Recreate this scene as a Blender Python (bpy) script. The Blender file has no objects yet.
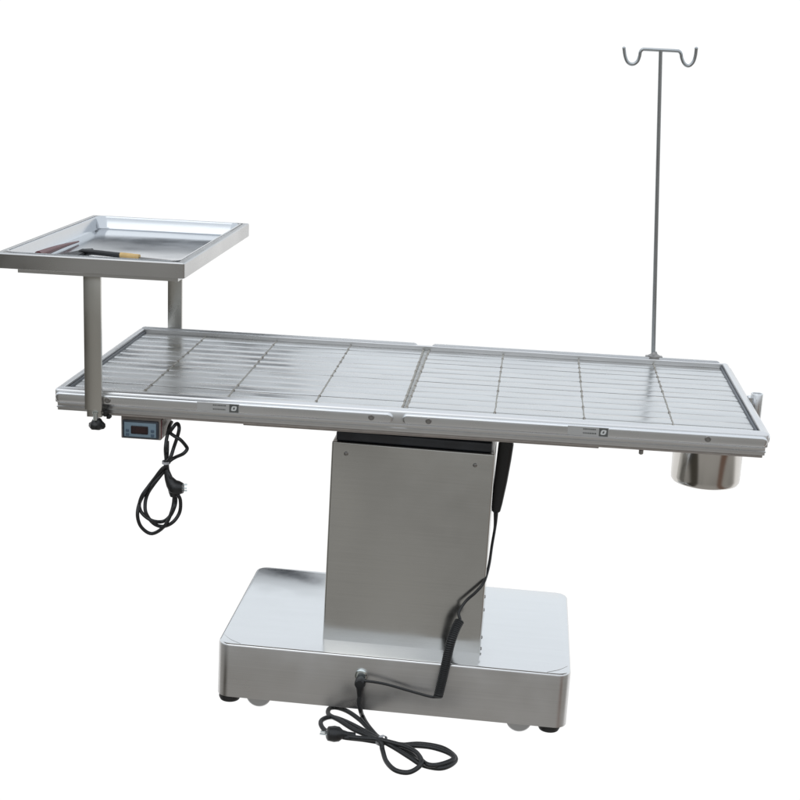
import bpy, bmesh, math, random
from mathutils import Vector, Matrix
random.seed(7)
sc = bpy.context.scene
C = sc.collection

# ------------------------------------------------------------------ materials
def nodes(name):
    m = bpy.data.materials.new(name); m.use_nodes = True
    nt = m.node_tree; b = nt.nodes['Principled BSDF']
    return m, nt, b

def metal(name, col, rough, stretch=(1, 1, 1), bump=0.0, var=0.05, rvar=0.05, metallic=1.0, wav=0.0, smudge=0.0):
    """steel: brushed grain (stretched noise), gentle oil-canning (wav), smudges in the roughness"""
    m, nt, b = nodes(name); N = nt.nodes; Lk = nt.links
    tc = N.new('ShaderNodeTexCoord')
    mp = N.new('ShaderNodeMapping'); mp.inputs['Scale'].default_value = stretch
    Lk.new(tc.outputs['Object'], mp.inputs['Vector'])
    n1 = N.new('ShaderNodeTexNoise'); n1.inputs['Scale'].default_value = 1.0; n1.inputs['Detail'].default_value = 4
    Lk.new(mp.outputs[0], n1.inputs['Vector'])
    n2 = N.new('ShaderNodeTexNoise'); n2.inputs['Scale'].default_value = 9.0; n2.inputs['Detail'].default_value = 5
    Lk.new(tc.outputs['Object'], n2.inputs['Vector'])
    b.inputs['Metallic'].default_value = metallic
    mix = N.new('ShaderNodeMix'); mix.data_type = 'RGBA'
    mix.inputs['A'].default_value = (*[max(0, c*(1-var)) for c in col], 1)
    mix.inputs['B'].default_value = (*[min(1, c*(1+var)) for c in col], 1)
    add = N.new('ShaderNodeMath'); add.operation = 'MULTIPLY_ADD'
    add.inputs[1].default_value = .5; 
    h = N.new('ShaderNodeMath'); h.operation = 'MULTIPLY'; h.inputs[1].default_value = .5
    Lk.new(n1.outputs[0], add.inputs[0]); Lk.new(n2.outputs[0], h.inputs[0]); Lk.new(h.outputs[0], add.inputs[2])
    Lk.new(add.outputs[0], mix.inputs['Factor']); Lk.new(mix.outputs['Result'], b.inputs['Base Color'])
    mr = N.new('ShaderNodeMapRange'); mr.inputs['From Min'].default_value = .3; mr.inputs['From Max'].default_value = .7
    mr.inputs['To Min'].default_value = max(.02, rough-rvar); mr.inputs['To Max'].default_value = rough+rvar
    Lk.new(n2.outputs[0], mr.inputs['Value']); Lk.new(mr.outputs[0], b.inputs['Roughness'])
    last = None
    if wav:
        n3 = N.new('ShaderNodeTexNoise'); n3.inputs['Scale'].default_value = 4.0; n3.inputs['Detail'].default_value = 1
        Lk.new(tc.outputs['Object'], n3.inputs['Vector'])
        bw = N.new('ShaderNodeBump'); bw.inputs['Strength'].default_value = 1.0; bw.inputs['Distance'].default_value = wav
        Lk.new(n3.outputs[0], bw.inputs['Height']); last = bw
    if bump:
        bp = N.new('ShaderNodeBump'); bp.inputs['Strength'].default_value = 1.0; bp.inputs['Distance'].default_value = bump
        Lk.new(n1.outputs[0], bp.inputs['Height'])
        if last: Lk.new(last.outputs[0], bp.inputs['Normal'])
        last = bp
    if last: Lk.new(last.outputs[0], b.inputs['Normal'])
    return m

def plastic(name, col, rough=.45, nscale=120, bump=0.0002, var=.25):
    m, nt, b = nodes(name); N = nt.nodes; Lk = nt.links
    tc = N.new('ShaderNodeTexCoord'); n = N.new('ShaderNodeTexNoise')
    n.inputs['Scale'].default_value = nscale; n.inputs['Detail'].default_value = 3
    Lk.new(tc.outputs['Object'], n.inputs['Vector'])
    mix = N.new('ShaderNodeMix'); mix.data_type = 'RGBA'
    mix.inputs['A'].default_value = (*[c*(1-var) for c in col], 1); mix.inputs['B'].default_value = (*[min(1, c*(1+var)) for c in col], 1)
    Lk.new(n.outputs[0], mix.inputs['Factor']); Lk.new(mix.outputs['Result'], b.inputs['Base Color'])
    b.inputs['Roughness'].default_value = rough
    bp = N.new('ShaderNodeBump'); bp.inputs['Distance'].default_value = bump; bp.inputs['Strength'].default_value = .6
    Lk.new(n.outputs[0], bp.inputs['Height']); Lk.new(bp.outputs[0], b.inputs['Normal'])
    return m

M = dict(
    cover_side=metal('brushed_side_steel', (.65, .645, .64), .36, (3, 3, 300), .000006, .14, .10, wav=.0004),
    cover=metal('polished_cover_steel', (.68, .68, .675), .14, (3, 60, 3), .0000, .06, .07, wav=.0006),
    column=metal('column_sheet_steel', (.60, .60, .585), .19, (5, 5, 420), .000004, .10, .07, wav=.0007),
    rail=metal('extruded_aluminium', (.66, .66, .66), .32, (2, 200, 200), .000008, .06, .06),
    strip=metal('rail_strip_aluminium', (.68, .69, .70), .28, (2, 300, 300), .000006, .05, .06),
    slat=metal('slat_steel', (.565, .567, .562), .25, (2.2, 110, 1), .00003, .16, .09, wav=.0006),
    frame=metal('tray_frame_steel', (.53, .53, .525), .30, (3, 3, 150), .000006, .06, .07),
    post=metal('post_steel', (.53, .52, .485), .30, (200, 200, 3), .000006, .05, .05),
    basin=metal('tray_basin_steel', (.56, .58, .60), .16, (4, 60, 4), .000005, .06, .05, wav=.0012),
    bucket=metal('bucket_steel', (.58, .56, .53), .17, (90, 90, 2), .00001, .05, .04, wav=.0006),
    rod=metal('rod_steel', (.42, .44, .45), .30, (60, 60, 60), .0, .08, .05),
    chrome=metal('zinc_bolt', (.70, .76, .76), .22, (80, 80, 80)),
    pan=metal('drain_pan_steel', (.35, .35, .35), .5, (6, 6, 6)),
    screw=metal('screw_head_steel', (.30, .29, .28), .4, (80, 80, 80)),
    seam=plastic('weld_seam', (.30, .285, .25), .6, 160, .0004, .35),
    filler=plastic('seam_filler', (.40, .40, .385), .6, 60, .0004, .5),
    bead=plastic('weld_bead', (.20, .17, .14), .6, 160, .0004, .35),
    weld=metal('weld_line', (.52, .52, .52), .4, (60, 60, 60)),
    dark=plastic('dark_lift_housing', (.032, .038, .048), .30, 22, .0008, .7),
    black=plastic('black_plastic', (.012, .013, .014), .38),
    rubber=plastic('black_rubber', (.016, .016, .017), .55),
    cord=plastic('cord_rubber', (.013, .014, .015), .42, 60),
    dark_refl=plastic('painted_dark_reflection', (.09, .10, .115), .4, 30),  # dark reflection put into the colour
    grey=plastic('grey_box_paint', (.30, .27, .245), .5, 40),
    bezel=plastic('bezel_dark', (.035, .045, .06), .35),
    face=plastic('face_blue_grey', (.19, .27, .33), .4, 60, .0001, .1),
    lcd=plastic('display_window', (.018, .008, .010), .15, 30, 0, .5),
    digit=plastic('dim_red_window', (.026, .010, .011), .2),
    button=plastic('button_blue', (.07, .11, .16), .4),
    label=plastic('label_silver', (.42, .42, .41), .45, 90, 0, .06),
    ink=plastic('label_ink', (.10, .105, .10), .5, 60, 0, .2),
    white=plastic('label_white', (.62, .63, .62), .5, 60, 0, .05),
    caster=metal('caster_steel', (.55, .56, .57), .38, (40, 40, 40)),
    tan=plastic('tan_wood', (.62, .42, .17), .5, 90, .0002, .25),
    maroon=plastic('maroon_plastic', (.10, .012, .016), .35, 50),
    tie=plastic('cable_tie', (.45, .46, .48), .4),
)

# ------------------------------------------------------------------ helpers
TH = -0.01569; HZ = 0.71587
RT = Matrix.Translation((0, 0, HZ)) @ Matrix.Rotation(TH, 4, 'Y')      # tabletop is tilted by a degree about its middle
ID = Matrix.Identity(4)

def thing(name, label, cat, loc=(0, 0, 0), group=None):
    o = bpy.data.objects.new(name, None); C.objects.link(o); o.location = loc
    o.empty_display_size = .05
    o['label'] = label; o['category'] = cat
    if group: o['group'] = group
    return o

def wloc(o):
    v = Vector(o.location); p = o.parent
    while p: v += Vector(p.location); p = p.parent
    return v

def obj(name, bm, mats, parent, T=ID, sharp=35, smooth=True, label=None):
    """one mesh object; vertices arrive in tabletop (T=RT) or world coordinates, origin sits at the parent's base"""
    bm.transform(T)
    off = wloc(parent) if parent else Vector()
    bmesh.ops.translate(bm, verts=bm.verts, vec=-off)
    bmesh.ops.recalc_face_normals(bm, faces=bm.faces)
    me = bpy.data.meshes.new(name); bm.to_mesh(me); bm.free()
    if not isinstance(mats, (list, tuple)): mats = [mats]
    for m in mats: me.materials.append(m)
    for p in me.polygons: p.use_smooth = smooth
    if smooth: me.set_sharp_from_angle(angle=math.radians(sharp))
    o = bpy.data.objects.new(name, me); C.objects.link(o)
    if parent: o.parent = parent
    if label: o['label'] = label
    return o

def box(bm, x0, x1, y0, y1, z0, z1, bev=0.0, seg=2, mi=0, R=None):
    r = bmesh.ops.create_cube(bm, size=1)
    vs = r['verts']
    S = Matrix.Translation(((x0+x1)/2, (y0+y1)/2, (z0+z1)/2))
    if R is not None: S = S @ R
    bmesh.ops.transform(bm, matrix=S @ Matrix.Diagonal((x1-x0, y1-y0, z1-z0, 1)), verts=vs)
    fs = set(f for v in vs for f in v.link_faces)
    for f in fs: f.material_index = mi
    if bev:
        es = list(set(e for v in vs for e in v.link_edges))
        bmesh.ops.bevel(bm, geom=es, offset=bev, segments=seg, affect='EDGES', profile=.5)
    return bm

def loft(bm, rings, closed_ring=True, cap=True, mi=0):
    V = [[bm.verts.new(p) for p in r] for r in rings]
    n = len(V[0])
    for a, b in zip(V, V[1:]):
        for i in range(n if closed_ring else n-1):
            j = (i+1) % n
            bm.faces.new((a[i], a[j], b[j], b[i])).material_index = mi
    if cap:
        bm.faces.new(V[0][::-1]).material_index = mi; bm.faces.new(V[-1]).material_index = mi
    return bm

def lathe(bm, prof, c=(0, 0, 0), axis='Z', n=40, mi=0, cap=True):
    """prof: list of (r, h)"""
    rings = []
    for r, h in prof:
        ring = []
        for i in range(n):
            a = 2*math.pi*i/n; u, v = r*math.cos(a), r*math.sin(a)
            p = {'Z': (u, v, h), 'Y': (u, h, v), 'X': (h, u, v)}[axis]
            ring.append((c[0]+p[0], c[1]+p[1], c[2]+p[2]))
        rings.append(ring)
    return loft(bm, rings, cap=cap, mi=mi)

def spline(P, k=8):
    P = [Vector(p) for p in P]; out = []
    Q = [2*P[0]-P[1]] + P + [2*P[-1]-P[-2]]
    for i in range(1, len(Q)-2):
        a, b, c, d = Q[i-1:i+3]
        for s in range(k):
            t = s/k
            out.append(.5*((2*b)+(c-a)*t+(2*a-5*b+4*c-d)*t*t+(3*b-a-3*c+d)*t**3))
    out.append(P[-1]); return out

def frames(P):
    T = [(P[min(i+1, len(P)-1)]-P[max(i-1, 0)]).normalized() for i in range(len(P))]
    n = T[0].orthogonal().normalized(); out = []
    for t in T:
        n = (n-t*n.dot(t)).normalized(); out.append((t, n, t.cross(n)))
    return out

def tube(bm, P, r, n=12, mi=0):
    P = [Vector(p) for p in P]; F = frames(P); rings = []
    for i, (p, (t, a, b)) in enumerate(zip(P, F)):
        rr = r(i/(len(P)-1)) if callable(r) else r
        rings.append([p+rr*(math.cos(k*2*math.pi/n)*a+math.sin(k*2*math.pi/n)*b) for k in range(n)])
    return loft(bm, rings, mi=mi)

def rrect(x0, x1, y0, y1, r, z, k=6):
    out = []
    for cx, cy, a0 in ((x1-r, y1-r, 0), (x0+r, y1-r, 90), (x0+r, y0+r, 180), (x1-r, y0+r, 270)):
        for i in range(k+1):
            a = math.radians(a0+90*i/k); out.append((cx+r*math.cos(a), cy+r*math.sin(a), z))
    return out

def sweep_rect(bm, x0, x1, y0, y1, prof, r=0.0, k=4):
    """profile (outward, z) swept round a rectangle"""
    rings = []
    for o, z in prof:
        rr = max(r+o, .0004) if r else 0
        if r: rings.append(rrect(x0-o, x1+o, y0-o, y1+o, rr, z, k))
        else: rings.append([(x1+o, y1+o, z), (x0-o, y1+o, z), (x0-o, y0-o, z), (x1+o, y0-o, z)])
    rings.append(rings[0])
    V = [[bm.verts.new(p) for p in rg] for rg in rings[:-1]]; V.append(V[0]); n = len(V[0])
    for a, b in zip(V, V[1:]):
        for i in range(n):
            j = (i+1) % n; bm.faces.new((a[i], a[j], b[j], b[i]))
    return bm

def stadium(bm, u0, u1, z0, z1, d0, d1, axis, bulge=.0025, rl=True, rr=True):
    """long strip with rounded ends; u runs along it, d is the outward direction (signed)"""
    h = (z1-z0)/2; zc = (z0+z1)/2; k = 10
    def outline(s):
        hh = h-s; pts = []
        for i in range(k+1):
            a = math.radians(-90+180*i/k)
            pts.append(((u1-h)+hh*math.cos(a), zc+hh*math.sin(a)) if rr else (u1-s if 0 < i < k else u1-s, zc+hh*math.sin(a)))
        for i in range(k+1):
            a = math.radians(90+180*i/k)
            pts.append(((u0+h)+hh*math.cos(a), zc+hh*math.sin(a)) if rl else (u0+s, zc+hh*math.sin(a)))
        return pts
    sg = 1 if d1 > d0 else -1
    rings = []
    for s, d in ((0, d0), (0, d1-sg*.0035), (.0008, d1-sg*.0018), (.0022, d1-sg*.0006), (.0045, d1)):
        rings.append([((u, d, z) if axis == 'x' else (d, u, z)) for u, z in outline(s)])
    return loft(bm, rings)

def B(): return bmesh.new()

# ------------------------------------------------------------------ operating table
table = thing('operating_table', 'stainless steel veterinary operating table on a box base with central column', 'operating table', (0, 0, 0))
HL, HW = .70, 0.3118
BX0, BX1, BY0, BY1, HB, ZB = -.376, .3735, -.2293, .2345, .1527, .030
# base cover: one sheet box with rounded vertical corners
bm = B()
rg = []
for s, z in ((.010, ZB+.0), (0, ZB+.0012), (0, HB-.005), (.0007, HB-.0022), (.0022, HB-.0006), (.005, HB)):
    rg.append(rrect(BX0+s, BX1-s, BY0+s, BY1-s, .028-s*.6, z, 8))
loft(bm, rg)
base = obj('base', bm, [M['cover'], M['cover_side']], table)
for p in base.data.polygons:
    if abs(p.normal.z) < .5: p.material_index = 1
for sx, sy in ((-1, -1), (1, -1)):            # folded corner seams
    bm = B()
    cx = BX0 if sx < 0 else BX1; cy = BY0 if sy < 0 else BY1
    a = Vector((cx-sx*.007, cy-sy*.046, HB+.0003)); b = Vector((cx-sx*.050, cy-sy*.007, HB+.0003))
    tube(bm, spline([a, (a+b)/2+Vector((sx*.003, sy*.003, .0002)), b], 6), .0004, 8)
    obj('weld_seam', bm, M['cover'], base)
for x, y in ((-.350, -.200), (.338, -.200), (-.350, .205), (.338, .205)):
    bm = B(); lathe(bm, [(.010, .032), (.021, .031), (.0235, .028), (.0235, .020), (.021, .0145), (.016, .013)], (x, y, 0)); obj('rubber_foot', bm, M['rubber'], base)
for x, y in ((-.287, -.196), (.274, -.196), (-.287, .196), (.274, .196)):
    bm = B(); lathe(bm, [(.010, -.010), (.024, -.010), (.027, -.007), (.027, .007), (.024, .010), (.010, .010)], (x, y, .0285), 'Y'); obj('caster_wheel', bm, M['caster'], base)
# socket on the base front
bm = B(); lathe(bm, [(.006, -.2285), (.0125, -.2290), (.0130, -.2345), (.0105, -.2360), (.006, -.2362)], (-.0650, 0, .1115), 'Y', 28); obj('power_socket', bm, M['chrome'], base)

# column cover
KX0, KX1, KY0, KY1, KZ = -.1595, .1808, -.1607, .125, .5965
bm = B()
rg = []
for s, z in ((0, HB-.001), (0, KZ-.004), (.0006, KZ-.0016), (.002, KZ-.0004), (.004, KZ)):
    rg.append(rrect(KX0+s, KX1-s, KY0+s, KY1-s, .004-s*.5, z, 4))
loft(bm, rg)
col = obj('column_cover', bm, M['column'], table)
for x, z in ((-.1284, .5725), (.1407, .5705)):
    bm = B(); lathe(bm, [(.0046, KY0+.0004), (.0044, KY0-.0014), (.0028, KY0-.0024), (.0008, KY0-.0027)], (x, 0, z), 'Y', 20); obj('rivet', bm, M['screw'], col)
for z, y in ((.275, -.140), (.245, -.140), (.186, -.150), (.160, -.150)):
    bm = B(); lathe(bm, [(.0038, KX1-.0004), (.0036, KX1+.0016), (.0020, KX1+.0026)], (0, y, z), 'X', 16); obj('rivet', bm, M['screw'], col)
# dark telescoping housing above the cover
bm = B(); box(bm, -.1520, .1730, -.1535, .118, KZ+.0005, .618, .004)
box(bm, -.1330, .1690, -.140, .105, .616, .668, .004)
box(bm, -.10, .12, -.10, .09, .66, .676, .0)
hous = obj('lift_housing', bm, M['dark'], table)
bm = B(); box(bm, -.156, -.131, -.150, .10, .6195, .664, .002); obj('lift_bracket', bm, M['strip'], table)
bm = B(); box(bm, .1715, .1785, -.145, .10, .5945, .664, .001); obj('lift_bracket', bm, M['strip'], table)
bm = B(); lathe(bm, [(.004, -.1385), (.006, -.1405), (.004, -.1425)], (.0, 0, .640), 'Y', 12); lathe(bm, [(.004, -.1385), (.006, -.1405), (.004, -.1425)], (.012, 0, .638), 'Y', 12); obj('screw', bm, M['chrome'], hous)

# tabletop edge frame
prof = [(-.0155, -.046), (-.0155, -.0012), (-.0145, 0), (-.008, 0), (-.005, -.0008), (-.0018, -.0026), (0, -.0058), (0, -.0285), (-.0030, -.0305),
        (-.0042, -.0330), (-.0042, -.0370), (-.0022, -.0385), (-.0022, -.0402), (-.0042, -.0418), (-.0042, -.0460)]
bm = B(); sweep_rect(bm, -HL, HL, -HW, HW, prof, r=.006, k=4)
fr = obj('tabletop_frame', bm, M['rail'], table, RT)
for u0, u1 in ((-.697, -.0215), (-.0040, .697)):
    bm = B(); stadium(bm, u0, u1, -.0275, -.0065, -HW+.001, -HW-.0075, 'x'); obj('side_rail', bm, M['strip'], fr, RT)
    bm = B(); stadium(bm, u0+(.0 if u0 < -.1 else .010), u1-(.004 if u0 < -.1 else .014), -.0185, .0025, HW-.0005, HW+.0085, 'x'); obj('side_rail', bm, M['strip'], fr, RT)
for s in (-1, 1):
    bm = B(); stadium(bm, -HW+.016, HW-.014, -.0275, -.0065, s*(HL-.001), s*(HL+.0050), 'y'); obj('end_rail', bm, M['strip'], fr, RT)
for x in (-.5895, -.0640, .0480, .5843):
    bm = B(); lathe(bm, [(.0062, -HW-.0070), (.0060, -HW-.0088), (.0050, -HW-.0096), (.0042, -HW-.0096), (.0036, -HW-.0085), (.0008, -HW-.0083)], (x, 0, -.0170), 'Y', 24)
    obj('screw', bm, M['screw'], fr, RT)
# thin frame under the edge, running short of the head end
bm = B(); box(bm, -.585, .692, -HW+.006, HW-.006, -.0515, -.0465, .001); box(bm, -.60, -.585, -HW+.004, -HW+.03, -.0505, -.0465, .0)
box(bm, -.32, .38, -HW+.008, HW-.008, -.0545, -.0505, .001)
uf = obj('under_frame', bm, M['grey'], table, RT)
bm = B(); lathe(bm, [(.0035, -.052), (.0045, -.053), (.0045, -.060), (.002, -.062)], (.462, -HW+.012, 0), 'Z', 14); obj('bolt', bm, M['screw'], uf, RT)

# drain pan and slats
bm = B(); box(bm, -HL+.016, HL-.016, -HW+.016, HW-.016, -.0165, -.0140); obj('drain_pan', bm, M['pan'], table, RT)
IX, IY = HL-.0165, HW-.0165
ns = 13
def slat_panel(x0, x1, seed, tmax):
    rnd = random.Random(seed); bm = B(); pitch = 2*IY/ns
    nx = 36
    for j in range(ns):
        ya = -IY+j*pitch; yb = ya+pitch-(.0010 if j % 2 else .0003)
        tl = rnd.uniform(-tmax, tmax); cr = rnd.uniform(.00005, .00022); dz = rnd.uniform(-.0004, .0002)
        ph = rnd.uniform(0, 6)
        prof = []
        for t in (0, .08, .3, .5, .7, .92, 1):
            y = ya+(yb-ya)*t
            z = -.0095+dz+tl*(t-.5)*2+cr*(1-(2*t-1)**2)-(.0006 if t in (0, 1) else 0)
            prof.append((y, z))
        rings = []
        for i in range(nx+1):
            x = x0+(x1-x0)*i/nx
            wv = .00012*math.sin(x*31+ph)+.00008*math.sin(x*67+ph*2)
            rings.append([(x, y, z+wv*(1 if t_ % 2 else -1)) for t_, (y, z) in enumerate(prof)]+[(x, prof[-1][0], -.0125), (x, prof[0][0], -.0125)])
        loft(bm, rings)
    return bm
SM = -.0045
pl = obj('slat_panel', slat_panel(-IX+.004, SM-.0060, 3, .0005), M['slat'], table, RT, sharp=50)
pr = obj('slat_panel', slat_panel(SM+.0060, IX-.004, 9, .0004), M['slat'], table, RT, sharp=50)
def rod_bm(xa, xb, w, seed, nb=13):
    rnd = random.Random(seed); bm = B(); k = 60; rings = []
    for i in range(k+1):
        t = i/k; y = -IY+.002+(2*IY-.004)*t; x = xa+(xb-xa)*t+rnd.uniform(-.0004, .0004)
        ww = w*rnd.uniform(.75, 1.2); z = -.0080+rnd.uniform(-.0002, .0002)
        rings.append([(x-ww, y, z-.0030), (x-ww*.8, y, z-.0004), (x, y, z+.0001), (x+ww*.8, y, z-.0004), (x+ww, y, z-.0030)])
    loft(bm, rings)
    pitch = 2*IY/ns
    for j in range(1, ns):
        if rnd.random() < .65:
            y = -IY+j*pitch-.001; x = xa+(xb-xa)*(y+IY)/(2*IY)
            r = bmesh.ops.create_icosphere(bm, subdivisions=1, radius=.0032, matrix=Matrix.Translation((x, y, -.0086)) @ Matrix.Diagonal((1, 1.6, .4, 1)))
            for v in r['verts']:
                for f in v.link_faces: f.material_index = 1
    return bm
for i, x in enumerate((-.532, -.3605, -.1830)):
    obj('cross_rod', rod_bm(x, x-.001, .0016, i), [M['seam'], M['bead']], pl, RT)
for i, x in enumerate((.1740, .3500, .5235)):
    obj('cross_rod', rod_bm(x, x+.003, .0016, i+5), [M['seam'], M['bead']], pr, RT)
bm = rod_bm(SM-.0045, SM-.0065, .0022, 21); obj('centre_seam', bm, [M['seam'], M['bead']], pl, RT)
bm = B(); box(bm, SM-.0062, SM+.0062, -IY, IY, -.0138, -.0112); obj('centre_filler', bm, M['filler'], pl, RT)
bm = rod_bm(SM+.0035, SM+.0075, .0020, 22); obj('centre_seam', bm, [M['seam'], M['bead']], pr, RT)
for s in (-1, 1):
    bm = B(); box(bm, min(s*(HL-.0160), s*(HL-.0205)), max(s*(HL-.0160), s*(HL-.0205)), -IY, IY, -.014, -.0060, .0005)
    obj('end_reflection_strip', bm, M['dark_refl'], table, RT)  # added strip: dark reflection of the rail's inner wall, painted as colour

# stickers on the front rail: silver label, rows of fine print, dark square mark (code patch left plain)
def sticker(x0, x1):
    y = -HW-.0078
    bm = B(); box(bm, x0, x1, y-.0004, y+.0004, -.0258, -.0082)
    w = x1-x0; rnd = random.Random(int(abs(x0)*1000))
    for row, z in enumerate((-.0125, -.0205)):
        x = x0+w*.38
        while x < x0+w*.68:
            dx = rnd.uniform(.0014, .0034); box(bm, x, x+dx, y-.0007, y-.0003, z-.0012, z+.0012, mi=1); x += dx+.0012
    a, b = x0+w*.77, x1-.001
    box(bm, a, b, y-.0008, y-.0003, -.0252, -.0090, mi=1)
    # slanted open ring in the dark square
    k = 20; rin, rout = [], []
    cx, cz = (a+b)/2, -.0171
    for i in range(k):
        t = 2*math.pi*i/k; p = (abs(math.cos(t))**.6*math.copysign(1, math.cos(t)), abs(math.sin(t))**.6*math.copysign(1, math.sin(t)))
        for lst, sx, sz in ((rout, .0052, .0050), (rin, .0016, .0022)):
            lst.append((cx+sx*p[0]+.25*sz*p[1], y-.0010, cz+sz*p[1]))
    vo = [bm.verts.new(p) for p in rout]; vi = [bm.verts.new(p) for p in rin]
    for i in range(k):
        bm.faces.new((vo[i], vo[(i+1) % k], vi[(i+1) % k], vi[i])).material_index = 2
    obj('sticker', bm, [M['label'], M['ink'], M['white']], fr, RT, smooth=False)
sticker(-.4095, -.3254); sticker(.3171, .3952)

# pole socket on the foot end
bm = B(); lathe(bm, [(.0095, -.055), (.0128, -.055), (.0128, .0010), (.0120, .0022), (.0095, .0022), (.0090, .0010), (.0090, -.054)], (.7225, .008, 0), 'Z', 32)
box(bm, .704, .712, -.004, .020, -.045, -.006)
obj('pole_socket', bm, M['strip'], table, RT)

# temperature controller box under the head end
cx0, cx1, cz0, cz1, cy = -.5713, -.4895, -.1015, -.0530, -.290
bm = B(); box(bm, cx0, cx1, cy, cy+.085, cz0, cz1, .002)
box(bm, cx1-.001, cx1+.0025, cy+.008, cy+.075, cz0+.010, cz1-.001, .0008)
tc = obj('temperature_controller', bm, M['grey'], table, RT)
bm = B(); box(bm, cx0+.004, cx1-.004, cy-.006, cy+.002, cz0+.003, cz1-.009, .002); obj('bezel', bm, M['bezel'], tc, RT)
bm = B(); box(bm, cx0+.0085, cx1-.0085, cy-.0068, cy-.0055, cz0+.0065, cz1-.0125, .0005); obj('face_plate', bm, M['face'], tc, RT)
bm = B(); box(bm, cx0+.0225, cx1-.0245, cy-.0076, cy-.0065, cz0+.0130, cz1-.0190, .0015)
box(bm, cx0+.0330, cx1-.0300, cy-.0079, cy-.0075, cz0+.0160, cz1-.0225, 0, mi=1)
obj('display', bm, [M['lcd'], M['digit']], tc, RT, smooth=False)
for bx, bz in ((cx0+.0150, cz0+.0190), (cx0+.0150, cz0+.0110), (cx1-.0155, cz0+.0200), (cx1-.0155, cz0+.0110)):
    bm = B(); box(bm, bx-.0032, bx+.0032, cy-.0080, cy-.0066, bz-.0028, bz+.0028, .0008); obj('button', bm, M['button'], tc, RT)
bm = B(); box(bm, cx1-.0006, cx1+.0014, cy+.001, cy+.006, cz0+.004, cz1-.006); obj('side_clip', bm, M['maroon'], tc, RT)

# ------------------------------------------------------------------ instrument tray stand (clamped over the head end)
TX0, TX1, TY0, TY1, TZ = -.7886, -.4206, -.3811, .2381, .2749
o = RT @ Vector((-.615, 0, -.03))
stand = thing('instrument_tray_stand', 'square stainless tray on two flat posts clamped over the left end of the table', 'instrument tray', o)
bm = B(); pf = [(-.003, -.030), (0, -.0290), (0, -.002), (-.0012, -.0004), (-.003, 0), (-.012, 0), (-.012, -.003), (-.0045, -.0045), (-.0045, -.0285)]
sweep_rect(bm, TX0, TX1, TY0, TY1, [(a, TZ+b) for a, b in pf], r=.004, k=3)
obj('tray_frame', bm, M['frame'], stand, RT)
bm = B(); rg = []
for s, z in ((.0125, .0010), (.0155, .0014), (.0180, .0004), (.0195, -.003), (.0230, -.0225), (.0260, -.0262), (.032, -.0275)):
    rg.append(rrect(TX0+s, TX1-s, TY0+s, TY1-s, .022, TZ+z, 8))
loft(bm, rg, cap=False)
inner = rg[-1]
cen = [bm.verts.new(p) for p in inner]; bm.faces.new(cen)
bmesh.ops.remove_doubles(bm, verts=bm.verts, dist=1e-6)
bmesh.ops.solidify(bm, geom=bm.faces[:], thickness=.0008)
basin = obj('tray_basin', bm, M['basin'], stand, RT)
bm = B()                                                    # support frame below the tray
sweep_rect(bm, TX0+.040, TX1-.016, TY0+.014, TY1-.014, [(0, .2368), (0, .2460), (-.022, .2460), (-.022, .2440), (-.003, .2440), (-.003, .2368)])
obj('support_frame', bm, M['frame'], stand, RT)
for s in (-1, 1):
    y = s*(HW+.014)
    bm = B(); box(bm, -.6330, -.5985, y-.004, y+.004, -.037, .2455, .0012)
    if s < 0: box(bm, -.6300, -.6010, y+.003, y+.046, -.0520, -.0485, .001)
    else: box(bm, -.6300, -.6010, y-.046, y-.003, -.0520, -.0485, .001)
    box(bm, -.6300, -.6010, min(y, y-s*.003), max(y, y-s*.003), -.0515, -.034, .0005)
    obj('post', bm, M['post'], stand, RT)
bm = B(); box(bm, -.6330, -.5985, TY1-.02, HW+.018, .2425, .2455, .0008); obj('cross_strap', bm, M['post'], stand, RT); bm = B(); box(bm, -.6330, -.5985, -HW-.016, TY0+.03, .2425, .2455, .0)
obj('cross_strap', bm, M['post'], stand, RT)
for s in (-1, 1):
    yk = s*(HW+.004)
    bm = B(); rings = []
    for r, z in ((.006, -.0560), (.0085, -.0580), (.0095, -.0600), (.0120, -.0640), (.0155, -.0670), (.0160, -.0730), (.0135, -.0770), (.005, -.0785)):
        rings.append([(-.6125+r*(1+.08*math.cos(6*a) if r > .012 else 1)*math.cos(a), yk+r*(1+.08*math.cos(6*a) if r > .012 else 1)*math.sin(a), z) for a in [2*math.pi*i/48 for i in range(48)]])
    loft(bm, rings)
    kn = obj('clamp_knob', bm, M['black'], stand, RT)
    bm = B(); lathe(bm, [(.0045, -.0570), (.0045, -.0440), (.0058, -.0435), (.0058, -.0400), (.002, -.0395)], (-.6125, s*(HW+.0155) if s < 0 else yk, 0), 'Z', 14)
    if s < 0: bmesh.ops.transform(bm, matrix=Matrix.Translation((0, 0, 0)), verts=bm.verts)
    obj('bolt', bm, M['chrome'], kn, RT)
bm = B(); box(bm, -.5975, -.5905, -HW-.012, -HW+.012, -.0500, -.0375, .001); box(bm, -.5930, -.5860, -HW-.006, -HW+.010, -.0560, -.0490, .001)
obj('clamp_stop', bm, M['black'], stand, RT)

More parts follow.
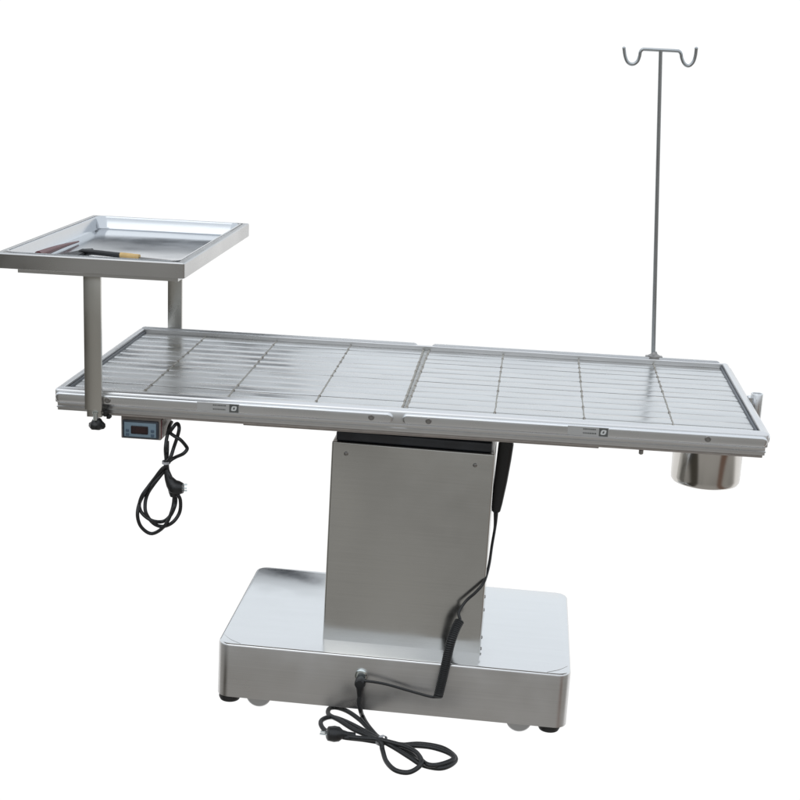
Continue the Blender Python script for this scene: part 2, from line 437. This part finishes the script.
# tools lying in the tray
zf = TZ-.0262
t1 = thing('tool', 'black handled tool with a tan band lying across the tray', 'hand tool', RT @ Vector((-.60, -.150, zf)))
bm = B(); tube(bm, [(-.690, -.172, zf+.004), (-.682, -.174, zf+.0055), (-.64, -.185, zf+.0055), (-.600, -.196, zf+.0052), (-.596, -.197, zf+.0052)], lambda t: .0035+.0020*min(1, 5*t), 14); obj('handle', bm, M['black'], t1, RT)
bm = B(); tube(bm, [(-.5965, -.1970, zf+.0052), (-.590, -.1985, zf+.0054), (-.572, -.2035, zf+.0054), (-.566, -.205, zf+.0050), (-.560, -.207, zf+.0054), (-.5555, -.208, zf+.0050)], .0060, 16); obj('band', bm, M['tan'], t1, RT)
bm = B(); tube(bm, [(-.5560, -.208, zf+.0040), (-.50, -.221, zf+.0036), (-.46, -.230, zf+.003)], .0020, 10); obj('shaft', bm, M['screw'], t1, RT)
bm = B(); tube(bm, spline([(-.7420, -.270, zf+.0075), (-.7410, -.19, zf+.0075), (-.7390, -.11, zf+.006), (-.7370, -.03, zf+.003)], 6), lambda t: .0085-.0068*t, 12)
t2 = obj('dark_rod', bm, M['maroon'], None, RT); t2['label'] = 'dark maroon rod lying along the left side of the tray'; t2['category'] = 'hand tool'
bm = B(); tri = [(-.716, -.225), (-.676, -.225), (-.676, -.120), (-.690, -.130)]
loft(bm, [[(x, y, z) for x, y in tri] for z in (zf+.0002, zf+.0045)]); bmesh.ops.bevel(bm, geom=bm.edges[:], offset=.0015, segments=2, affect='EDGES')
t3 = obj('dark_case', bm, M['rubber'], None, RT); t3['label'] = 'small flat dark case in the tray at the butt of the black tool handle'; t3['category'] = 'case'

# ------------------------------------------------------------------ IV pole
pb = RT @ Vector((.5292, HW+.0105, -.012))
pole = thing('iv_pole', 'thin upright steel pole with a two hook top at the rear right of the table', 'iv pole', pb)
pt = Vector((.4853, .322, .6988))
bm = B(); tube(bm, [(.5292, HW+.0105, -.030), pt], lambda t: .0052-.0008*t, 16); obj('pole_rod', bm, M['rod'], pole, RT)
bm = B(); P = [(.4041, .322, .6995), (.4075, .322, .684), (.4130, .322, .6720), (.4205, .322, .6662), (.4290, .322, .6665), (.4365, .322, .6730), (.4400, .322, .684), (.4412, .322, .6935), (.4455, .322, .6985), (.453, .322, .6992), (.4853, .322, .6990),
        (.518, .322, .6988), (.526, .322, .6978), (.5305, .322, .6930), (.5330, .322, .684), (.5385, .322, .6735), (.5460, .322, .6678), (.5530, .322, .6690), (.5595, .322, .6770), (.5625, .322, .690), (.5632, .322, .7055)]
tube(bm, spline(P, 6), .0038, 14)
for e in (P[0], P[-1]): bmesh.ops.create_uvsphere(bm, u_segments=12, v_segments=8, radius=.0041, matrix=Matrix.Translation(e))
obj('hook_bar', bm, M['rod'], pole, RT)
bm = B(); lathe(bm, [(.015, -.012), (.017, -.004), (.015, .0045), (.008, .0085), (.0058, .014)], (.5290, HW+.0105, 0), 'Z', 24); box(bm, .509, .549, HW+.003, HW+.018, -.012, .0042, .002); obj('collar', bm, M['screw'], pole, RT)

# ------------------------------------------------------------------ bucket under the foot end
o = RT @ Vector((.6235, -.045, -.184))
bk = thing('waste_bucket', 'round polished steel bucket hanging under the right end of the table', 'bucket', o)
bm = B(); lathe(bm, [(.002, -.183), (.064, -.183), (.0690, -.1812), (.0715, -.177), (.0722, -.169), (.0725, -.080), (.0745, -.078), (.0755, -.0755), (.0745, -.073), (.0722, -.072), (.0710, -.078), (.0705, -.166), (.060, -.180), (.002, -.1815)], (.6235, -.045, 0), 'Z', 96)
obj('bucket_body', bm, M['bucket'], bk, RT, sharp=50)
bm = B()
for s in (-1, 1):
    x = .6235+s*.052
    box(bm, x-.017, x+.017, -.110, .03, -.0600, -.0520, .001)
box(bm, .562, .640, -.1235, -.1205, -.0860, -.0520, .0008); box(bm, .662, .682, -.112, -.109, -.0840, -.0520, .0008)
obj('hanger_bracket', bm, M['strip'], bk, RT)

# ------------------------------------------------------------------ cords
FLOOR= [(-0.0598, -0.2542, 0.042), (-0.0567, -0.2343, 0.018), (-0.0417, -0.2716, 0.018), (-0.0181, -0.3177, 0.02), (-0.0032, -0.3482, 0.026), (0.0288, -0.3457, 0.018), (0.0739, -0.3321, 0.018), (0.1208, -0.3398, 0.018), (0.1483, -0.3723, 0.018), (0.1449, -0.401, 0.018), (0.1214, -0.4242, 0.018), (0.086, -0.4181, 0.018), (0.0591, -0.4, 0.022), (0.0258, -0.3706, 0.024), (-0.0017, -0.3539, 0.028), (-0.0482, -0.3073, 0.024), (-0.0902, -0.2645, 0.018), (-0.1213, -0.2514, 0.018), (-0.1385, -0.2689, 0.018), (-0.1364, -0.2936, 0.018), (-0.1195, -0.3193, 0.018), (-0.0849, -0.3459, 0.024), (-0.0443, -0.3368, 0.018), (-0.0035, -0.3415, 0.018), (0.0447, -0.3539, 0.024), (0.0957, -0.3521, 0.024), (0.135, -0.3695, 0.024), (0.146, -0.3924, 0.024), (0.1207, -0.4202, 0.024), (0.0965, -0.4325, 0.028), (0.0707, -0.385, 0.018), (0.0297, -0.3541, 0.018), (-0.0036, -0.3306, 0.018), (-0.0339, -0.2926, 0.018), (-0.0591, -0.2603, 0.022), (-0.0898, -0.2299, 0.024), (-0.117, -0.2057, 0.018), (-0.1309, -0.2146, 0.018), (-0.1281, -0.2412, 0.018), (-0.1026, -0.2734, 0.024), (-0.0693, -0.3061, 0.024), (-0.0349, -0.3329, 0.026), (-0.0059, -0.3646, 0.032), (0.0012, -0.3765, 0.02), (0.0132, -0.4174, 0.018), (0.0339, -0.4488, 0.018), (0.0591, -0.4538, 0.018), (0.0777, -0.443, 0.024), (0.084, -0.4292, 0.032), (0.0705, -0.3919, 0.03), (0.0459, -0.3716, 0.03), (0.0091, -0.3615, 0.032), (-0.017, -0.3561, 0.032), (-0.0485, -0.3486, 0.027), (-0.0749, -0.3436, 0.025)]
PLUG= [-0.0979, -0.3471, 0.03]
TIE= [-0.0045, -0.3446, 0.024]
DROP= [[-0.0643, -0.235, 0.1059], [-0.0622, -0.25, 0.0994], [-0.0629, -0.252, 0.0774], [-0.0637, -0.255, 0.0581]]
LEAD= [[-0.0518, -0.252, 0.1082], [-0.012, -0.246, 0.1026], [0.0412, -0.244, 0.0911], [0.0842, -0.25, 0.0858], [0.0991, -0.255, 0.0875]]
COIL= [[0.1011, -0.255, 0.0888], [0.1055, -0.252, 0.1152], [0.1112, -0.248, 0.1524], [0.1178, -0.235, 0.1991], [0.1254, -0.215, 0.225], [0.133, -0.2, 0.2397]]
UP= [[0.1337, -0.2, 0.2443], [0.1304, -0.193, 0.2568], [0.1431, -0.18, 0.2775], [0.1626, -0.178, 0.2989], [0.1776, -0.168, 0.3189], [0.185, -0.12, 0.3396], [0.1877, -0.06, 0.3636], [0.191, -0.03, 0.3948], [0.1935, -0.03, 0.4203]]
HANG= [(-0.4761, -0.285, 0.6182), (-0.4767, -0.291, 0.608), (-0.4766, -0.297, 0.5927), (-0.4787, -0.285, 0.5737), (-0.4747, -0.291, 0.5645), (-0.4657, -0.297, 0.5766), (-0.4624, -0.285, 0.5939), (-0.4547, -0.291, 0.6166), (-0.4496, -0.297, 0.6356), (-0.4543, -0.285, 0.6421), (-0.4575, -0.291, 0.6441), (-0.4634, -0.297, 0.6361), (-0.4706, -0.285, 0.6238), (-0.4613, -0.291, 0.6194), (-0.4465, -0.297, 0.6139), (-0.4375, -0.285, 0.5977), (-0.4343, -0.291, 0.5928), (-0.441, -0.297, 0.5848), (-0.4587, -0.285, 0.573), (-0.4687, -0.291, 0.5661), (-0.477, -0.297, 0.5552), (-0.4964, -0.285, 0.531), (-0.5113, -0.291, 0.5091), (-0.5235, -0.297, 0.4892), (-0.5319, -0.285, 0.4637), (-0.5233, -0.291, 0.449), (-0.502, -0.297, 0.4383), (-0.4831, -0.285, 0.4338), (-0.4666, -0.291, 0.4489), (-0.4561, -0.297, 0.4709), (-0.4567, -0.285, 0.4843), (-0.4594, -0.291, 0.5102), (-0.4666, -0.297, 0.5355), (-0.4766, -0.285, 0.5482), (-0.4833, -0.291, 0.5391), (-0.4997, -0.297, 0.5155), (-0.5153, -0.285, 0.4895), (-0.5182, -0.291, 0.4704), (-0.5139, -0.297, 0.4519), (-0.5016, -0.285, 0.4279), (-0.4797, -0.291, 0.4257), (-0.4582, -0.297, 0.4394), (-0.4481, -0.285, 0.4572), (-0.4455, -0.291, 0.4838), (-0.4492, -0.297, 0.4975)]
HANG2= [(-0.4587, -0.285, 0.4993), (-0.4613, -0.291, 0.4663), (-0.4746, -0.297, 0.4309), (-0.5044, -0.285, 0.4058), (-0.5254, -0.291, 0.4201), (-0.5322, -0.297, 0.4481), (-0.5291, -0.285, 0.4758), (-0.5045, -0.291, 0.518), (-0.48, -0.297, 0.5528), (-0.4749, -0.285, 0.5393), (-0.471, -0.291, 0.5209)]
pc = thing('power_cord', 'black power cord coiled and tied on the floor below the base', 'power cord', (-.0063, -.32, 0))
path = spline([tuple(p) for p in DROP]+FLOOR, 7)
bm = B(); tube(bm, path, .0050, 12); obj('cable', bm, M['cord'], pc)
bm = B(); lathe(bm, [(.002, -.2365), (.0100, -.2365), (.0115, -.240), (.0115, -.256), (.0095, -.262), (.003, -.263)], (-.0640, 0, .1020), 'Y', 24)
tube(bm, [(-.0640, -.250, .098), (-.0636, -.2515, .086), (-.0635, -.2525, .072)], lambda t: .0095-.0045*t, 14); obj('connector', bm, M['black'], pc)
bm = B()
p = Vector(PLUG); d = Vector((.93, .3, -.12)).normalized()
rings = [(-.020, .010), (-.017, .0145), (-.004, .0165), (.006, .0150), (.013, .0095), (.024, .0065), (.040, .0055)]
tube(bm, [p+d*k for k, r in rings], lambda t: rings[int(round(t*(len(rings)-1)))][1], 20)
plg = obj('plug', bm, M['black'], pc)
bm = B()
for a in (-.005, .005): tube(bm, [p+d*-.018+Vector((0, a, 0)), p+d*-.034+Vector((0, a, .001))], .0019, 8)
obj('plug_pin', bm, M['chrome'], plg)
bm = B(); tp = Vector(TIE); ax = Vector((.75, -.55, 0)).normalized(); rings = []
a, b = Vector((0, 0, 1)), ax.cross(Vector((0, 0, 1)))
V = []
for s, rr in ((-.003, 1), (.003, 1), (.003, .88), (-.003, .88), (-.003, 1)):
    rings.append([tp+ax*s+rr*(.0105*math.cos(t)*a+.0150*math.sin(t)*b) for t in [2*math.pi*i/28 for i in range(28)]])
loft(bm, rings, cap=False); obj('cable_tie', bm, M['tie'], pc)

hc = thing('hanging_power_cord', 'black power cord looped and tied, hanging below the temperature controller', 'power cord', (-.4761, -.29, .40))
bm = B(); tube(bm, spline(HANG+HANG2, 6), .0037, 12)
tube(bm, spline([tuple(HANG[0]), (-.476, -.270, .632), (-.478, -.245, .634)], 5), .0037, 10); 
tube(bm, spline([tuple(HANG2[-1]), (-.4740, -.290, .545), (-.4762, -.2880, .5650), (-.476, -.2880, .590), (-.4765, -.287, .606)], 5), .0046, 10); obj('cable', bm, M['cord'], hc)
bm = B(); Pp = [Vector((-.4755, -.292, .548)), Vector((-.4700, -.293, .530)), Vector((-.4640, -.293, .520)), Vector((-.4590, -.293, .5135)), Vector((-.4500, -.293, .511)), Vector((-.4400, -.293, .5118))]
rs = [.0055, .0085, .0120, .0150, .0150, .0105]
tube(bm, Pp, lambda t: rs[int(round(t*5))], 18)
tube(bm, [(-.4600, -.292, .512), (-.4600, -.292, .500), (-.4600, -.292, .492)], lambda t: .0125-.006*t, 14)
pg = obj('plug', bm, M['black'], hc)
bm = B()
for dz in (-.006, .0, .006): tube(bm, [(-.441, -.293+abs(dz)*.5, .5118+dz), (-.4325, -.293+abs(dz)*.5, .5122+dz*1.1)], .0016, 8)
obj('plug_pin', bm, M['chrome'], pg)
bm = B(); rings = []
for s, rr in ((-.0025, 1), (.0025, 1), (.0025, .85), (-.0025, .85), (-.0025, 1)):
    rings.append([Vector((-.4761+rr*.0085*math.cos(t), -.291+rr*.011*math.sin(t), .5628+s)) for t in [2*math.pi*i/24 for i in range(24)]])
loft(bm, rings, cap=False); obj('cable_tie', bm, M['tie'], hc)

hd = thing('hand_controller', 'black handset on a coiled cord hanging beside the right face of the column', 'hand controller', (.193, -.03, .43))
bm = B(); rings = []
for z, xc, wx, wy in ((.4290, .1905, .006, .006), (.4330, .1906, .0095, .010), (.450, .1918, .0115, .012), (.500, .1955, .0145, .013), (.550, .1990, .0160, .0135), (.5850, .2010, .0165, .0135), (.5900, .2012, .0150, .012), (.5915, .2012, .010, .008)):
    rings.append([(xc+wx*math.copysign(abs(math.cos(t))**.6, math.cos(t)), -.03+wy*math.copysign(abs(math.sin(t))**.6, math.sin(t)), z) for t in [2*math.pi*i/32 for i in range(32)]])
loft(bm, rings); hs = obj('handset', bm, M['black'], hd)
bm = B(); tube(bm, spline([(.1990, -.03, .588), (.2000, -.03, .602), (.2040, -.03, .612), (.2010, -.02, .622), (.192, -.01, .624)], 5), .0028, 10); obj('hook', bm, M['chrome'], hd)
up = UP[::-1]
bm = B()
tube(bm, spline([(.1905, -.03, .431)]+up[1:]+[tuple(COIL[-1])], 6), lambda t: .0032 if t > .12 else .0055-.0023*t/.12, 10)
cp = spline(COIL, 40); fr_ = frames(cp); turns = 40; H = []; sub = 14
tot = len(cp)-1
acc = [0]
for a_, b_ in zip(cp, cp[1:]): acc.append(acc[-1]+(b_-a_).length)
for i in range(turns*sub+1):
    f = i/(turns*sub)*acc[-1]; k = max(j for j in range(tot) if acc[j] <= f+1e-9); g = (f-acc[k])/(acc[k+1]-acc[k])
    p = cp[k].lerp(cp[k+1], g); t, a, b = fr_[k]
    an = 2*math.pi*i/sub; H.append(p+.0076*(math.cos(an)*a+math.sin(an)*b))
tube(bm, H, .0027, 8)
tube(bm, spline([tuple(cp[0])]+LEAD[::-1][1:]+[(-.0600, -.250, .1040)], 6), .0030, 10)
obj('coiled_cord', bm, M['cord'], hd)

# ------------------------------------------------------------------ world: bright studio-white surroundings behind, darker yard in front
w = bpy.data.worlds.new('World'); sc.world = w; w.use_nodes = True
nt = w.node_tree; N = nt.nodes; Lk = nt.links; N.clear()
out = N.new('ShaderNodeOutputWorld'); bg = N.new('ShaderNodeBackground'); Lk.new(bg.outputs[0], out.inputs[0])
tc_ = N.new('ShaderNodeTexCoord'); sp = N.new('ShaderNodeSeparateXYZ'); Lk.new(tc_.outputs['Generated'], sp.inputs[0])
def ramp(sock, a, b):
    r = N.new('ShaderNodeMapRange'); r.interpolation_type = 'SMOOTHSTEP'
    r.inputs['From Min'].default_value = a; r.inputs['From Max'].default_value = b
    Lk.new(sock, r.inputs['Value']); return r.outputs[0]
def mixc(f, A, Bc):
    m = N.new('ShaderNodeMix'); m.data_type = 'RGBA'
    if isinstance(f, (int, float)): m.inputs['Factor'].default_value = f
    else: Lk.new(f, m.inputs['Factor'])
    for nm, v in (('A', A), ('B', Bc)):
        if isinstance(v, tuple): m.inputs[nm].default_value = (*v, 1)
        else: Lk.new(v, m.inputs[nm])
    return m.outputs['Result']
def mul(a, b):
    m = N.new('ShaderNodeMath'); m.operation = 'MULTIPLY'
    for i, v in enumerate((a, b)):
        if isinstance(v, (int, float)): m.inputs[i].default_value = v
        else: Lk.new(v, m.inputs[i])
    return m.outputs[0]
X, Y, Z = sp.outputs
nz = N.new('ShaderNodeTexNoise'); nz.inputs['Scale'].default_value = 3.0; nz.inputs['Detail'].default_value = 4
Lk.new(tc_.outputs['Generated'], nz.inputs['Vector'])
nzf = ramp(nz.outputs[0], .35, .65)
ground = mixc(nzf, (.275, .27, .258), (.345, .338, .32))              # paved yard in front of the table
ground = mixc(ramp(Z, -.75, -.25), (.40, .39, .375), ground)
far = mixc(nzf, (.16, .155, .14), (.42, .41, .39))                   # buildings and trees behind the photographer
sky = mixc(ramp(Z, .25, .9), (1.0, 1.07, 1.14), (1.02, 1.08, 1.16))
front = mixc(ramp(Z, -.03, .01), ground, far)
front = mixc(mul(ramp(X, -.42, -.50), ramp(X, -.86, -.72)), front, (.06, .055, .045))   # unseen dark and brown bands added either side for the bucket to reflect
front = mixc(mul(ramp(X, .50, .56), ramp(X, .78, .70)), front, (.16, .10, .075))
front = mixc(ramp(Z, .14, .30), front, sky)
back = mixc(ramp(Z, .10, .20), (1.04, 1.04, 1.04), sky)
# a dark tree mass low in the sky to the far left
dv = N.new('ShaderNodeMath'); dv.operation = 'DIVIDE'; Lk.new(X, dv.inputs[0]); Lk.new(Y, dv.inputs[1])
tm = mul(mul(ramp(dv.outputs[0], -.145, -.180), ramp(dv.outputs[0], -.75, -.5)), mul(ramp(Z, .158, .185), ramp(Z, .310, .280)))
back = mixc(mul(tm, .98), back, (.05, .055, .065))
col_ = mixc(ramp(Y, .12, .42), front, back)
Lk.new(col_, bg.inputs['Color']); bg.inputs['Strength'].default_value = 1.0

sl = bpy.data.lights.new('soft_daylight', 'SUN'); sl.energy = .25; sl.angle = math.radians(35); sl.color = (1, .985, .96)
so = bpy.data.objects.new('soft_daylight', sl); C.objects.link(so); so.rotation_euler = (math.radians(38), math.radians(-18), 0)

# ------------------------------------------------------------------ camera
cam = bpy.data.cameras.new('camera'); co = bpy.data.objects.new('camera', cam); C.objects.link(co); sc.camera = co
yaw, pitch, roll, F = -0.08056, -0.24919, 0.05872, 1430.64267
fw = Vector((math.sin(yaw)*math.cos(pitch), math.cos(yaw)*math.cos(pitch), math.sin(pitch)))
rt = Vector((math.cos(yaw), -math.sin(yaw), 0)); u = rt.cross(fw)
r2 = math.cos(roll)*rt+math.sin(roll)*u; u2 = -math.sin(roll)*rt+math.cos(roll)*u
m = Matrix((r2, u2, -fw)).transposed().to_4x4(); m.translation = (0.20671, -2.99952, 1.42133)
co.matrix_world = m
cam.sensor_width = 36; cam.lens = F/800*36; cam.clip_start = .05; cam.clip_end = 200
sc.view_settings.view_transform = 'Standard'; sc.view_settings.look = 'None'; sc.view_settings.exposure = 0; sc.view_settings.gamma = 1
sc.render.resolution_x = 1024; sc.render.resolution_y = 1024
